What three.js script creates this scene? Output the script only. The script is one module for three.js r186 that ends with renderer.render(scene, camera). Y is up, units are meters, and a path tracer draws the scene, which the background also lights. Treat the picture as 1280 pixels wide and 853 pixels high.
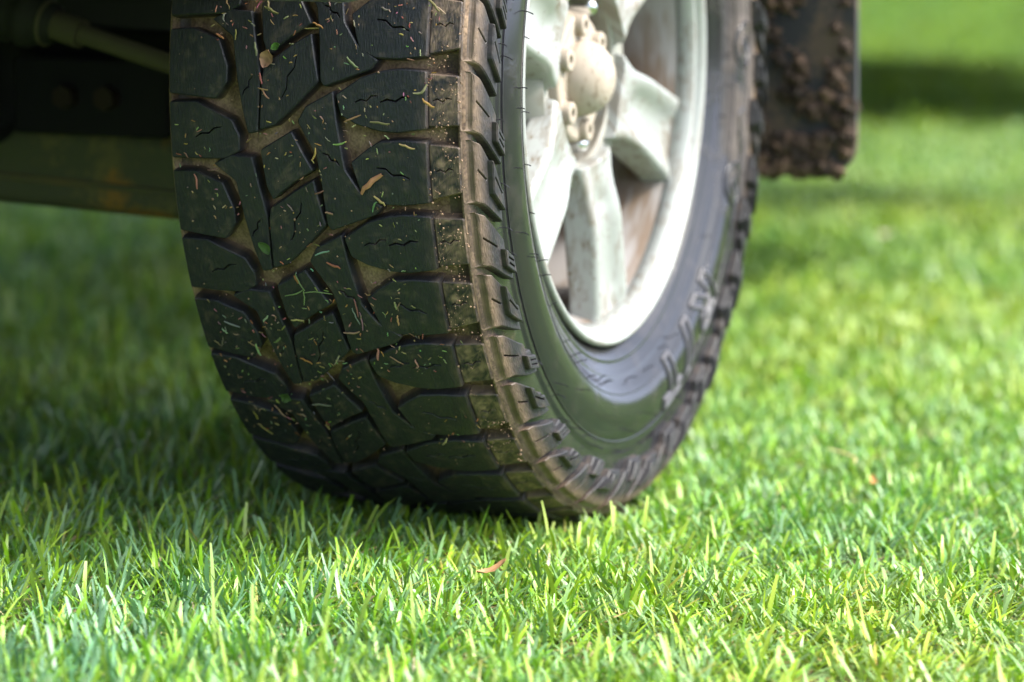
import * as THREE from 'three';
import { mergeGeometries, mergeVertices } from 'three/addons/utils/BufferGeometryUtils.js';
import { RoundedBoxGeometry } from 'three/addons/geometries/RoundedBoxGeometry.js';

// ------------------------------------------------------------------ camera, sky, sun, exposure
const scene = new THREE.Scene();
const camera = new THREE.PerspectiveCamera(12.81, 1280 / 853, 0.1, 600);
camera.position.set(0.9727, 0.4846, 2.4503);
camera.rotation.order = 'YXZ';
camera.rotation.set(-0.1322, 0.3719, 0.0132);
camera.focus = 2.27;
camera.userData.fStop = 4.0;

const renderer = new THREE.WebGLRenderer({ antialias: true });
renderer.toneMapping = THREE.LinearToneMapping;
renderer.toneMappingExposure = 2.8;
renderer.shadowMap.enabled = true;

const mixw = (a, b, t) => a + (b - a) * t;
const SUN = new THREE.Vector3(0.70, 0.70, -0.12).normalize();
{ // hazy bright sky: thin cloud, brighter round the veiled sun, slightly darker and bluer away from it
  const W = 512, H = 256, d = new Float32Array(W * H * 4);
  for (let j = 0; j < H; j++) for (let i = 0; i < W; i++) {
    const el = ((j + 0.5) / H - 0.5) * Math.PI, az = ((i + 0.5) / W - 0.5) * Math.PI * 2;
    const v = [Math.cos(el) * Math.cos(az), Math.sin(el), Math.cos(el) * Math.sin(az)];
    const c = v[0] * SUN.x + v[1] * SUN.y + v[2] * SUN.z;
    const glow = 2.9 * Math.exp((c - 1) * 6.5) + 2.5 * Math.exp((c - 1) * 40);
    const up = Math.max(0, v[1]);
    const cl = 0.10 * Math.sin(5 * v[0] + 3 * Math.sin(4 * v[2] + 1)) * Math.sin(6 * v[2] + 2 * Math.sin(5 * v[1]));
    const b = ((0.255 + 0.37 * Math.exp(-up * 4)) * (1 + 0.40 * (0.62 * v[0] - 0.78 * v[2]) * Math.cos(el)) + cl * 0.5) + glow, k = (j * W + i) * 4;
    const w = Math.min(1, glow * 0.4); d[k] = b * mixw(0.82, 1.02, w); d[k + 1] = b * mixw(0.94, 1.0, w); d[k + 2] = b * mixw(1.22, 0.96, w); d[k + 3] = 1;
  }
  const sky = new THREE.DataTexture(d, W, H, THREE.RGBAFormat, THREE.FloatType);
  sky.mapping = THREE.EquirectangularReflectionMapping; sky.magFilter = sky.minFilter = THREE.LinearFilter; sky.needsUpdate = true;
  scene.background = sky; scene.environment = sky;
}
const sun = new THREE.DirectionalLight(0xfff6ea, 2.1);
sun.position.copy(SUN).multiplyScalar(30);
sun.castShadow = true;
sun.shadow.radius = 22;
sun.shadow.mapSize.set(2048, 2048);
Object.assign(sun.shadow.camera, { left: -12, right: 12, top: 12, bottom: -12, near: 1, far: 60 });
scene.add(sun, sun.target);

// ------------------------------------------------------------------ helpers
function rng(seed) { let s = seed >>> 0; return () => { s = (s + 0x6D2B79F5) >>> 0; let t = s; t = Math.imul(t ^ (t >>> 15), t | 1); t ^= t + Math.imul(t ^ (t >>> 7), t | 61); return ((t ^ (t >>> 14)) >>> 0) / 4294967296; }; }
function hash(x, y, z) { let h = Math.imul(x, 374761393) ^ Math.imul(y, 668265263) ^ Math.imul(z, 2147483647 - 57); h = Math.imul(h ^ (h >>> 13), 1274126177); return ((h ^ (h >>> 16)) >>> 0) / 4294967296; }
function vnoise(x, y, z) {
  const xi = Math.floor(x), yi = Math.floor(y), zi = Math.floor(z); let u = x - xi, v = y - yi, w = z - zi;
  u = u * u * (3 - 2 * u); v = v * v * (3 - 2 * v); w = w * w * (3 - 2 * w);
  const L = (a, b, t) => a + (b - a) * t;
  return L(L(L(hash(xi, yi, zi), hash(xi + 1, yi, zi), u), L(hash(xi, yi + 1, zi), hash(xi + 1, yi + 1, zi), u), v),
    L(L(hash(xi, yi, zi + 1), hash(xi + 1, yi, zi + 1), u), L(hash(xi, yi + 1, zi + 1), hash(xi + 1, yi + 1, zi + 1), u), v), w);
}
function fbm(x, y, z, o = 4) { let a = 0.5, s = 0, n = 0; for (let i = 0; i < o; i++) { s += a * vnoise(x, y, z); n += a; a *= 0.5; x = x * 2.03 + 17.1; y = y * 2.03 + 3.7; z = z * 2.03 + 9.2; } return s / n; }
const clamp = (x, a = 0, b = 1) => Math.min(b, Math.max(a, x));
const smooth = (a, b, x) => { const t = clamp((x - a) / (b - a)); return t * t * (3 - 2 * t); };
const mix = (a, b, t) => a + (b - a) * t;
const mix3 = (a, b, t) => [mix(a[0], b[0], t), mix(a[1], b[1], t), mix(a[2], b[2], t)];
const RAD = Math.PI / 180;
const used = {};
function numbered(name) { const n = used[name] = (used[name] ?? -1) + 1; return n ? `${name}_${String(n).padStart(3, '0')}` : name; }
function shadowed(m) { m.castShadow = m.receiveShadow = true; return m; }
function mesh(name, geometry, material, parent) { const m = shadowed(new THREE.Mesh(geometry, material)); m.name = parent === scene ? numbered(name) : name; parent.add(m); return m; }
function tag(o, label, category, group, kind) { o.userData.label = label; if (category) o.userData.category = category; if (group) o.userData.group = group; if (kind) o.userData.kind = kind; return o; }
function dataTex(W, H, fn, srgb = false, comps = 4) { // fn(u, v) -> [r, g, b] linear 0..1
  const d = new Uint8Array(W * H * 4);
  for (let j = 0; j < H; j++) for (let i = 0; i < W; i++) {
    const c = fn((i + 0.5) / W, (j + 0.5) / H), k = (j * W + i) * 4;
    for (let q = 0; q < 3; q++) { let x = clamp(c[q]); if (srgb) x = x <= 0.0031308 ? x * 12.92 : 1.055 * Math.pow(x, 1 / 2.4) - 0.055; d[k + q] = Math.round(x * 255); }
    d[k + 3] = 255;
  }
  const t = new THREE.DataTexture(d, W, H); t.magFilter = THREE.LinearFilter; t.minFilter = THREE.LinearMipmapLinearFilter; t.generateMipmaps = true;
  t.wrapS = t.wrapT = THREE.RepeatWrapping; if (srgb) t.colorSpace = THREE.SRGBColorSpace; t.needsUpdate = true; return t;
}
function tileNoise(u, v, f, seed) { // periodic in u, v
  const p = (x, y) => hash(((x % f) + f) % f, ((y % f) + f) % f, seed);
  const x = u * f, y = v * f, xi = Math.floor(x), yi = Math.floor(y); let a = x - xi, b = y - yi; a = a * a * (3 - 2 * a); b = b * b * (3 - 2 * b);
  return mix(mix(p(xi, yi), p(xi + 1, yi), a), mix(p(xi, yi + 1), p(xi + 1, yi + 1), a), b);
}
function geo(pos, idx, extra = {}) {
  const g = new THREE.BufferGeometry(); g.setAttribute('position', new THREE.Float32BufferAttribute(pos, 3));
  if (extra.color) g.setAttribute('color', new THREE.Float32BufferAttribute(extra.color, 3));
  if (extra.uv) g.setAttribute('uv', new THREE.Float32BufferAttribute(extra.uv, 2));
  if (extra.normal) g.setAttribute('normal', new THREE.Float32BufferAttribute(extra.normal, 3));
  if (idx) g.setIndex(idx); if (!extra.normal) g.computeVertexNormals(); return g;
}
function latheX(points, seg) { // points [x, r]
  const g = new THREE.LatheGeometry(points.map(([x, r]) => new THREE.Vector2(r, x)), seg); g.rotateZ(-Math.PI / 2); return g;
}
function surfaceNets(f, lo, hi, h) { // smooth closed mesh of f = 0 (f < 0 inside)
  const n = [0, 1, 2].map(k => Math.ceil((hi[k] - lo[k]) / h) + 1), [nx, ny, nz] = n, val = new Float32Array(nx * ny * nz);
  const at = (i, j, k) => (k * ny + j) * nx + i;
  for (let k = 0; k < nz; k++) for (let j = 0; j < ny; j++) for (let i = 0; i < nx; i++) val[at(i, j, k)] = f(lo[0] + i * h, lo[1] + j * h, lo[2] + k * h);
  const cell = new Int32Array(nx * ny * nz).fill(-1), pos = [], nor = [], idx = [];
  const E = []; for (let a = 0; a < 8; a++) for (const b of [1, 2, 4]) if (!(a & b)) E.push([a, a | b]);
  for (let k = 0; k < nz - 1; k++) for (let j = 0; j < ny - 1; j++) for (let i = 0; i < nx - 1; i++) {
    let cnt = 0, sx = 0, sy = 0, sz = 0;
    for (const [a, b] of E) {
      const va = val[at(i + (a & 1), j + (a >> 1 & 1), k + (a >> 2))], vb = val[at(i + (b & 1), j + (b >> 1 & 1), k + (b >> 2))];
      if ((va < 0) === (vb < 0)) continue; const t = va / (va - vb);
      sx += mix(a & 1, b & 1, t); sy += mix(a >> 1 & 1, b >> 1 & 1, t); sz += mix(a >> 2, b >> 2, t); cnt++;
    }
    if (!cnt) continue;
    cell[at(i, j, k)] = pos.length / 3;
    const p = [lo[0] + (i + sx / cnt) * h, lo[1] + (j + sy / cnt) * h, lo[2] + (k + sz / cnt) * h], e = h * 0.5; pos.push(...p);
    const g = new THREE.Vector3(f(p[0] + e, p[1], p[2]) - f(p[0] - e, p[1], p[2]), f(p[0], p[1] + e, p[2]) - f(p[0], p[1] - e, p[2]), f(p[0], p[1], p[2] + e) - f(p[0], p[1], p[2] - e)).normalize();
    nor.push(g.x, g.y, g.z);
  }
  for (let k = 1; k < nz - 1; k++) for (let j = 1; j < ny - 1; j++) for (let i = 1; i < nx - 1; i++) {
    const s = val[at(i, j, k)] < 0;
    const quad = (o, a, b, c, d) => { if (a < 0 || b < 0 || c < 0 || d < 0) return; if (o) idx.push(a, b, c, a, c, d); else idx.push(a, c, b, a, d, c); };
    if (s !== (val[at(i + 1, j, k)] < 0)) quad(s, cell[at(i, j - 1, k - 1)], cell[at(i, j, k - 1)], cell[at(i, j, k)], cell[at(i, j - 1, k)]);
    if (s !== (val[at(i, j + 1, k)] < 0)) quad(s, cell[at(i - 1, j, k - 1)], cell[at(i - 1, j, k)], cell[at(i, j, k)], cell[at(i, j, k - 1)]);
    if (s !== (val[at(i, j, k + 1)] < 0)) quad(s, cell[at(i - 1, j - 1, k)], cell[at(i, j - 1, k)], cell[at(i, j, k)], cell[at(i - 1, j, k)]);
  }
  return geo(pos, idx, { normal: nor });
}
const smax = (a, b, k) => { const h = Math.max(k - Math.abs(a - b), 0) / k; return Math.max(a, b) + h * h * k * 0.25; };
const smin = (a, b, k) => -smax(-a, -b, k);

// ------------------------------------------------------------------ dimensions
const HUB_Y = 0.372, DELTA = 2 * RAD;           // the wheel is steered DELTA outwards from the car's own axis
const RUBBER = [0.0075, 0.0090, 0.0140], MUD = [0.29, 0.20, 0.13], MUD_WET = [0.105, 0.066, 0.038];

// ------------------------------------------------------------------ the vehicle
const car = new THREE.Group(); car.name = numbered('parked_vehicle'); scene.add(car);
car.rotation.y = -DELTA;
tag(car, 'large off-road vehicle with muddy all-terrain tyre, silver wheel and mud flap', 'vehicle');
function wheelPart(name, g, m) { const o = mesh(name, g, m, car); o.position.set(0, HUB_Y, 0); o.rotation.y = DELTA; return o; }

// --- tyre profile, outer half: [x, r]
const crown = x => 0.388 - 0.0012 * (x / 0.06) ** 2 - 0.0032 * smooth(0.085, 0.125, Math.abs(x));
const DEPTH = 0.0125;
const SIDE = [[0.1185, crown(0.1185) - 0.004], [0.122, 0.3735], [0.1255, 0.365], [0.1281, 0.354], [0.1287, 0.342], [0.1281, 0.331], [0.1276, 0.3255], [0.1287, 0.3228], [0.1293, 0.3195], [0.1287, 0.3170], [0.1306, 0.309], [0.1322, 0.300], [0.1329, 0.292], [0.1318, 0.282], [0.1284, 0.2720], [0.1240, 0.2648], [0.1230, 0.2628], [0.1220, 0.2605], [0.1219, 0.2588], [0.1195, 0.2545], [0.1182, 0.2512], [0.1172, 0.2502], [0.1166, 0.2484], [0.1168, 0.2468], [0.1148, 0.2428], [0.1120, 0.2392], [0.108, 0.2352]];
const sideCurve = new THREE.CatmullRomCurve3(SIDE.map(([x, r]) => new THREE.Vector3(x, r, 0)), false, 'centripetal');
const SIDE_LEN = sideCurve.getLength();
sideCurve.arcLengthDivisions = 800;
function sideAt(t) { const p = sideCurve.getPointAt(clamp(t / SIDE_LEN)), q = sideCurve.getTangentAt(clamp(t / SIDE_LEN)); return { x: p.x, r: p.y, nx: -q.y, nr: q.x }; }
function tAtR(r) { let a = 0.01, b = SIDE_LEN; for (let i = 0; i < 40; i++) { const m = (a + b) / 2; if (sideAt(m).r > r) a = m; else b = m; } return a; }

const carcassMud = (x, y, z, r, X) => { // how much mud lies on the carcass at a place
  const n = fbm(x * 60, y * 60, z * 60, 4), n2 = fbm(x * 14 + 5, y * 14, z * 14, 3);
  if (r > 0.37 && X < 0.1185) return { m: 0.95, n, n2 };
  const ang = Math.atan2(y, z) / RAD;                                   // dried mud on the upper rear of the sidewall
  const rearTop = smooth(112, 150, ang < 0 ? ang + 360 : ang) * (1 - smooth(188, 212, ang < 0 ? ang + 360 : ang));
  const shoulder = smooth(0.362, 0.376, r);
  let m = shoulder * (0.45 + 0.9 * (n2 - 0.35)) + rearTop * smooth(0.38, 0.56, n2 * 0.6 + n * 0.4 + 0.12 * rearTop) * smooth(0.25, 0.285, r) * 0.9;
  m += 0.10 * smooth(0.5, 0.7, n) ;
  return { m: clamp(m), n, n2 };
};
const TYRE_W = 2048, TYRE_H = 512;
const profile = [];
{ // inner bead -> inner sidewall -> tread floor -> outer sidewall -> outer bead
  const side = []; const N = 84; for (let i = 0; i <= N; i++) { const s = sideAt(SIDE_LEN * i / N); side.push([s.x, s.r]); }
  for (let i = N; i >= 0; i--) profile.push([-side[i][0], side[i][1]]);
  for (let i = -12; i <= 12; i++) { const x = i / 12 * 0.115; profile.push([x, crown(x) - DEPTH]); }
  for (let i = 0; i <= N; i++) profile.push(side[i]);
}
const plen = [0]; for (let i = 1; i < profile.length; i++) plen.push(plen[i - 1] + Math.hypot(profile[i][0] - profile[i - 1][0], profile[i][1] - profile[i - 1][1]));
function profAt(v) { const L = v * plen.at(-1); let i = 1; while (i < plen.length - 1 && plen[i] < L) i++; const t = (L - plen[i - 1]) / (plen[i] - plen[i - 1]); return [mix(profile[i - 1][0], profile[i][0], t), mix(profile[i - 1][1], profile[i][1], t)]; }
const profRows = []; for (let j = 0; j < TYRE_H; j++) profRows.push(profAt((j + 0.5) / TYRE_H));
const carcassCache = new Float32Array(TYRE_W * TYRE_H * 3);
for (let j = 0; j < TYRE_H; j++) for (let i = 0; i < TYRE_W; i++) {
  const a = (i + 0.5) / TYRE_W * Math.PI * 2, [X, r] = profRows[j], k = (j * TYRE_W + i) * 3;
  if (X < -0.125) { carcassCache[k] = 0.3; carcassCache[k + 1] = 0.5; carcassCache[k + 2] = 0.5; continue; }
  const c = carcassMud(X, r * Math.sin(a), r * Math.cos(a), r, X); carcassCache[k] = c.m; carcassCache[k + 1] = c.n; carcassCache[k + 2] = c.n2;
}
const cget = (u, v) => { const k = (Math.floor(v * TYRE_H) * TYRE_W + Math.floor(u * TYRE_W)) * 3; return [carcassCache[k], carcassCache[k + 1], carcassCache[k + 2]]; };
const grain = (u, v) => hash(Math.floor(u * TYRE_W), Math.floor(v * TYRE_H), 7);
const r0 = v => profRows[Math.floor(v * TYRE_H)][1] > 0.34;
const carcassMap = dataTex(TYRE_W, TYRE_H, (u, v) => { const [m, n, n2] = cget(u, v), g = grain(u, v); const mud = mix3([0.105, 0.062, 0.034], [0.40, 0.275, 0.175], clamp((n - 0.26) * 1.7 + 0.3 * (g - 0.5))); const dust = r0(v) ? mud : mix3([0.07, 0.055, 0.045], [0.19, 0.155, 0.13], clamp((n - 0.26) * 1.5)); return mix3([0.011, 0.0108, 0.0140], dust, clamp(m * (r0(v) ? 0.75 + 0.5 * g : 0.62))); }, true);
const carcassRough = dataTex(TYRE_W, TYRE_H, (u, v) => { const [m, n] = cget(u, v), r = clamp(0.17 + 0.10 * (n - 0.5) + 0.65 * smooth(0.05, 0.5, m)); return [r, r, r]; });
const carcassBump = dataTex(TYRE_W, TYRE_H, (u, v) => { const [m, n] = cget(u, v), b = 0.4 + m * (n - 0.5) * 0.9 + 0.12 * m * grain(u, v); return [b, b, b]; });
const carcassMat = new THREE.MeshPhysicalMaterial({ map: carcassMap, roughnessMap: carcassRough, roughness: 1, bumpMap: carcassBump, bumpScale: 0.004, specularIntensity: 1 });
function carcassGeometry(seg = 360) {
  const pos = [], uv = [], idx = [], n = profile.length;
  for (let i = 0; i <= seg; i++) { const a = i / seg * Math.PI * 2; for (let j = 0; j < n; j++) { const [x, r] = profile[j]; pos.push(x, r * Math.sin(a), r * Math.cos(a)); uv.push(i / seg, plen[j] / plen.at(-1)); } }
  for (let i = 0; i < seg; i++) for (let j = 0; j < n - 1; j++) { const a = i * n + j, b = a + n; idx.push(a, a + 1, b, b, a + 1, b + 1); }
  return geo(pos, idx, { uv });
}
const tyre = wheelPart('tyre', carcassGeometry(), carcassMat);

// --- raised blocks: polygons in a flat (p, q) plane in metres, wrapped by place(p, q, h) -> [x, y, z]
function inset(poly, d) { // move every edge of a counter-clockwise polygon inwards by d
  const n = poly.length, out = [];
  for (let i = 0; i < n; i++) {
    const a = poly[(i + n - 1) % n], b = poly[i], c = poly[(i + 1) % n];
    let e1 = [b[0] - a[0], b[1] - a[1]], e2 = [c[0] - b[0], c[1] - b[1]]; const l1 = Math.hypot(...e1), l2 = Math.hypot(...e2);
    const n1 = [-e1[1] / l1, e1[0] / l1], n2 = [-e2[1] / l2, e2[0] / l2]; const k = 1 + n1[0] * n2[0] + n1[1] * n2[1], s = d / Math.max(k, 0.45);
    out.push([b[0] + (n1[0] + n2[0]) * s, b[1] + (n1[1] + n2[1]) * s]);
  }
  return out;
}
const area = p => p.reduce((s, a, i) => { const b = p[(i + 1) % p.length]; return s + a[0] * b[1] - b[0] * a[1]; }, 0) / 2;
function roundCorners(poly, r) { // cut each corner into a short three-point arc
  const n = poly.length, out = [];
  for (let i = 0; i < n; i++) {
    const a = poly[(i + n - 1) % n], b = poly[i], c = poly[(i + 1) % n], l1 = Math.hypot(a[0] - b[0], a[1] - b[1]), l2 = Math.hypot(c[0] - b[0], c[1] - b[1]);
    const k = Math.min(r, l1 * 0.4, l2 * 0.4), p = [b[0] + (a[0] - b[0]) * k / l1, b[1] + (a[1] - b[1]) * k / l1], q = [b[0] + (c[0] - b[0]) * k / l2, b[1] + (c[1] - b[1]) * k / l2];
    out.push(p, [(p[0] + q[0] + 2 * b[0]) / 4, (p[1] + q[1] + 2 * b[1]) / 4], q);
  }
  return out;
}
function block(poly, holes, place, height, colour, { chamfer = 0.0009, draft = 0.0012, round = 0.0016, maxEdge = 0.006 } = {}) {
  if (area(poly) < 0) poly = poly.slice().reverse();
  poly = roundCorners(poly, round);
  holes = holes.map(h => area(h) > 0 ? h.slice().reverse() : h);
  const V2 = p => new THREE.Vector2(p[0], p[1]);
  const top = inset(poly, chamfer), topHoles = holes.map(h => inset(h, chamfer * 0.35));
  const pts = [...top, ...topHoles.flat()];
  let tris = THREE.ShapeUtils.triangulateShape(top.map(V2), topHoles.map(h => h.map(V2)));
  for (let pass = 0; pass < 4; pass++) { // conforming 4-way split
    let longest = 0; for (const t of tris) for (let e = 0; e < 3; e++) longest = Math.max(longest, Math.hypot(pts[t[e]][0] - pts[t[(e + 1) % 3]][0], pts[t[e]][1] - pts[t[(e + 1) % 3]][1]));
    if (longest < maxEdge || tris.length > 1500) break;
    const mid = new Map(), get = (a, b) => { const k = a < b ? a * 100000 + b : b * 100000 + a; if (!mid.has(k)) { mid.set(k, pts.length); pts.push([(pts[a][0] + pts[b][0]) / 2, (pts[a][1] + pts[b][1]) / 2]); } return mid.get(k); };
    tris = tris.flatMap(([a, b, c]) => { const x = get(a, b), y = get(b, c), z = get(c, a); return [[a, x, z], [x, b, y], [z, y, c], [x, y, z]]; });
  }
  const pos = [], col = [], uv = [], idx = [];
  const put = (p, q, h) => { pos.push(...place(p, q, h)); col.push(...colour(p, q, h)); uv.push(p / 0.2, q / 0.2); return pos.length / 3 - 1; };
  const base = pts.map(p => put(p[0], p[1], height));
  for (const [a, b, c] of tris) idx.push(base[a], base[b], base[c]);
  const wall = (rings) => { // rings from the top down, each a closed loop with levels
    const n = rings[0].pts.length;
    for (let i = 0; i < n; i++) {
      const L = Math.hypot(rings[0].pts[i][0] - rings[0].pts[(i + 1) % n][0], rings[0].pts[i][1] - rings[0].pts[(i + 1) % n][1]), m = Math.max(1, Math.ceil(L / 0.008));
      for (let r = 0; r < rings.length - 1; r++) for (let s = 0; s < m; s++) {
        const P = (ring, t) => { const a = ring.pts[i], b = ring.pts[(i + 1) % n]; return put(mix(a[0], b[0], t), mix(a[1], b[1], t), ring.h); };
        const a = P(rings[r], s / m), b = P(rings[r], (s + 1) / m), c = P(rings[r + 1], s / m), d = P(rings[r + 1], (s + 1) / m);
        idx.push(a, c, b, b, c, d);
      }
    }
  };
  wall([{ pts: top, h: height }, { pts: poly, h: height - chamfer }, { pts: inset(poly, -draft * 0.5), h: height * 0.5 }, { pts: inset(poly, -draft), h: -0.001 }]);
  topHoles.forEach((t, i) => wall([{ pts: t, h: height }, { pts: holes[i], h: height - chamfer * 0.5 }, { pts: holes[i], h: height * 0.3 }]));
  return geo(pos, idx, { color: col, uv });
}
const MM = 0.001, ARC = 0.386 * RAD;
const treadPlace = (p, q, h) => { const r = crown(p) - DEPTH + h, a = q / 0.386; return [p, r * Math.sin(a), r * Math.cos(a)]; };
const T = list => list.map(([x, f]) => [x * MM, f * ARC]);
const slit = (a, b, w = 0.0011) => { const d = [b[0] - a[0], b[1] - a[1]], l = Math.hypot(...d), n = [-d[1] / l * w / 2, d[0] / l * w / 2]; return [[a[0] + n[0], a[1] + n[1]], [a[0] - n[0], a[1] - n[1]], [b[0] - n[0], b[1] - n[1]], [b[0] + n[0], b[1] + n[1]]]; };
function zig(a, b, w, amp, n) { // a ragged cut: zigzag centre line of varying width
  const d = [b[0] - a[0], b[1] - a[1]], l = Math.hypot(...d), nn = [-d[1] / l, d[0] / l], up = [], dn = [];
  for (let i = 0; i <= n; i++) { const t = i / n, o = i === 0 || i === n ? 0 : (i % 2 ? amp : -amp) * (0.6 + 0.8 * hash(i, Math.round(a[0] * 1e5), Math.round(b[1] * 1e5))), q = (i === 0 || i === n ? 0.25 : 0.5) * w; up.push([a[0] + d[0] * t + nn[0] * (o + q), a[1] + d[1] * t + nn[1] * (o + q)]); dn.unshift([a[0] + d[0] * t + nn[0] * (o - q), a[1] + d[1] * t + nn[1] * (o - q)]); }
  return [...up, ...dn];
}
const TS = (x0, f0, x1, f1, w = 0.0009) => zig([x0 * MM, f0 * ARC], [x1 * MM, f1 * ARC], w, 0.0012, 4);
const TREAD = [ // one pitch of 16.36 degrees
  ['inner shoulder A', T([[-117, 5.8], [-97, 6.0], [-75, 4.8], [-67.5, 1.9], [-68, 0.3], [-77, -1.5], [-117, -1.1]]), []],
  ['inner shoulder B', T([[-117, -2.5], [-94, -2.3], [-64, -4.2], [-58, -5.9], [-58.8, -7.4], [-70, -8.3], [-117, -8.6]]), [TS(-95, -6.2, -72, -4.9)]],
  ['strip', T([[-65, 8.2], [-79, 7.2], [-61.5, 5.35], [-57, 0.7], [-53, -2.6], [-48.5, -5.4], [-41.5, -5.2], [-38.8, 1.2], [-41.5, 3.6], [-47.5, 8.1]]), [TS(-53, -1.2, -44.5, 0.9)]],
  ['upper centre', T([[-38.5, 9.0], [-13, 11.2], [-5, 9.0], [2.6, 7.0], [-12, 5.7], [-23, 4.5], [-31.5, 3.5], [-35.5, 4.9]]), []],
  ['lower centre', T([[-34, 2.3], [-23, 3.3], [-11.5, 4.5], [3.0, 5.7], [9.6, 0.6], [-8.5, -2.0], [-27, -4.4], [-38.5, -4.9], [-36, 1.0]]), [TS(-8, 3.2, -20, -1.4)]],
  ['arrow', T([[-6.5, -3.9], [0, -2.3], [21.6, -0.6], [24.0, -3.7], [29.5, -9.2], [40.5, -11.7], [57, -13.3], [52, -14.2], [15.2, -16.2], [12.6, -15.7], [11.0, -11.2], [8.0, -7.7]]), [TS(13, -7.4, 26, -8.7, 0.0014)]],
  ['outer shoulder A', T([[76, -5.9], [59, -6.1], [49, -7.0], [37, -8.4], [41.5, -10.7], [44.5, -12.1], [56.6, -12.8], [75, -12.85], [96, -12.5], [96, -6.0]]), [TS(56, -8.8, 82, -10.0, 0.0013)]],
  ['step A', T([[96.6, -6.05], [96.6, -12.45], [119.5, -11.7], [119.5, -6.4]]), [TS(101, -9.2, 114, -9.0)]],
  ['outer shoulder B', T([[26, -0.9], [45.8, 1.0], [62, 1.75], [76, 2.0], [96, 1.85], [96, -4.15], [73.4, -4.6], [59.8, -4.5], [41, -3.8], [29.5, -2.9]]), [TS(40, -1.6, 58, -0.8), TS(60, -1.5, 84, -0.9, 0.0013)]],
  ['step B', T([[96.6, 1.8], [119.5, 1.65], [119.5, -4.0], [96.6, -4.15]]), [TS(100, -1.2, 114, -1.0)]],
];
const treadColour = (seed, outer) => (p, q, h) => {
  const low = 1 - smooth(0.04, 0.60, h / DEPTH), n = fbm(p * 180 + seed * 31, q * 180, h * 90 + seed, 4), g = fbm(p * 900 + seed, q * 900, h * 300, 2);
  let m = low * 0.95 + 0.05 * smooth(0.5, 0.8, g);
  const edge = outer ? 1 : 0.35 * smooth(0.088, 0.096, p + (n - 0.5) * 0.012);                 // dried mud on the outer shoulder
  m = Math.max(m, edge * clamp(0.06 + 2.2 * (0.55 * n + 0.45 * g - 0.36)), smooth(0.62, 0.74, n) * 0.14);
  return mix3(mix3(RUBBER, [0.013, 0.0165, 0.023], n * 0.8), mix3(MUD_WET, MUD, clamp(n * 1.3 - 0.1 + 0.4 * (g - 0.5))), clamp(m));
};
const fine = (u, v) => 0.5 * tileNoise(u, v, 64, 3) + 0.3 * tileNoise(u, v, 128, 4) + 0.2 * tileNoise(u, v, 256, 5);
const speck = (() => { const r = rng(5), W = 1024, a = new Float32Array(W * W); // dust specks and rubbed marks round the tyre
  for (let i = 0; i < 1700; i++) { const x = Math.floor(r() * W), y = Math.floor(r() * W), s = r() < 0.12 ? 2 : 1, b = 0.25 + 0.75 * r(); for (let dy = 0; dy < s; dy++) for (let dx = 0; dx < s; dx++) a[((y + dy) % W) * W + (x + dx) % W] = b; }
  for (let i = 0; i < 700; i++) { const x = Math.floor(r() * W), y = Math.floor(r() * W), l = 8 + r() * 30, b = 0.02 + 0.06 * r(); for (let d = 0; d < l; d++) a[((y + d) % W | 0) * W + (x + (d * (r() < 0.03 ? 1 : 0))) % W] += b; }
  return (u, v) => a[Math.floor(v * W) * W + Math.floor(u * W)]; })();
const blockMap = dataTex(1024, 1024, (u, v) => { const s = clamp(speck(u, v)), n = fine(u, v); const b = 0.16 + 0.10 * n + s * 0.84; return [b, b * mix(1, 0.86, s), b * mix(1, 0.66, s)]; }, true);
const blockRough = dataTex(512, 512, (u, v) => { const r = 0.36 + 0.26 * fine(u, v) + 0.15 * tileNoise(u, v, 12, 9) + 0.3 * clamp(speck(u, v)); return [r, r, r]; });
const blockBump = dataTex(1024, 1024, (u, v) => { const b = 0.4 * tileNoise(u, v * 0.25, 256, 11) + 0.4 * fine(u, v) + 0.5 * clamp(speck(u, v)); return [b, b, b]; });
const blockMat = new THREE.MeshPhysicalMaterial({ vertexColors: true, map: blockMap, color: new THREE.Color(5, 5, 5), roughnessMap: blockRough, roughness: 1, bumpMap: blockBump, bumpScale: 0.0006 });
const PITCHES = 22, STEP = 2 * Math.PI / PITCHES;
TREAD.forEach(([what, poly, holes], b) => {
  const step = what.startsWith('step'), top = step ? DEPTH - 0.003 : DEPTH;
  if (area(poly) < 0) poly = poly.slice().reverse();
  poly = inset(poly, what.startsWith('outer') || what.startsWith('inner') ? -0.0016 : step ? 0 : -0.0008).map(([x, y]) => [what.startsWith('outer') ? Math.min(x, 0.0963) : x, y]);
  const variants = [0, 1, 2].map(v => block(poly, holes, treadPlace, top, treadColour(b * 3 + v + 1, step)));
  for (let k = 0; k < PITCHES; k++) { const m = mesh('tread_block', variants[(k * 2 + b) % 3], blockMat, tyre); m.rotation.x = -k * STEP; }
});
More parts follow.
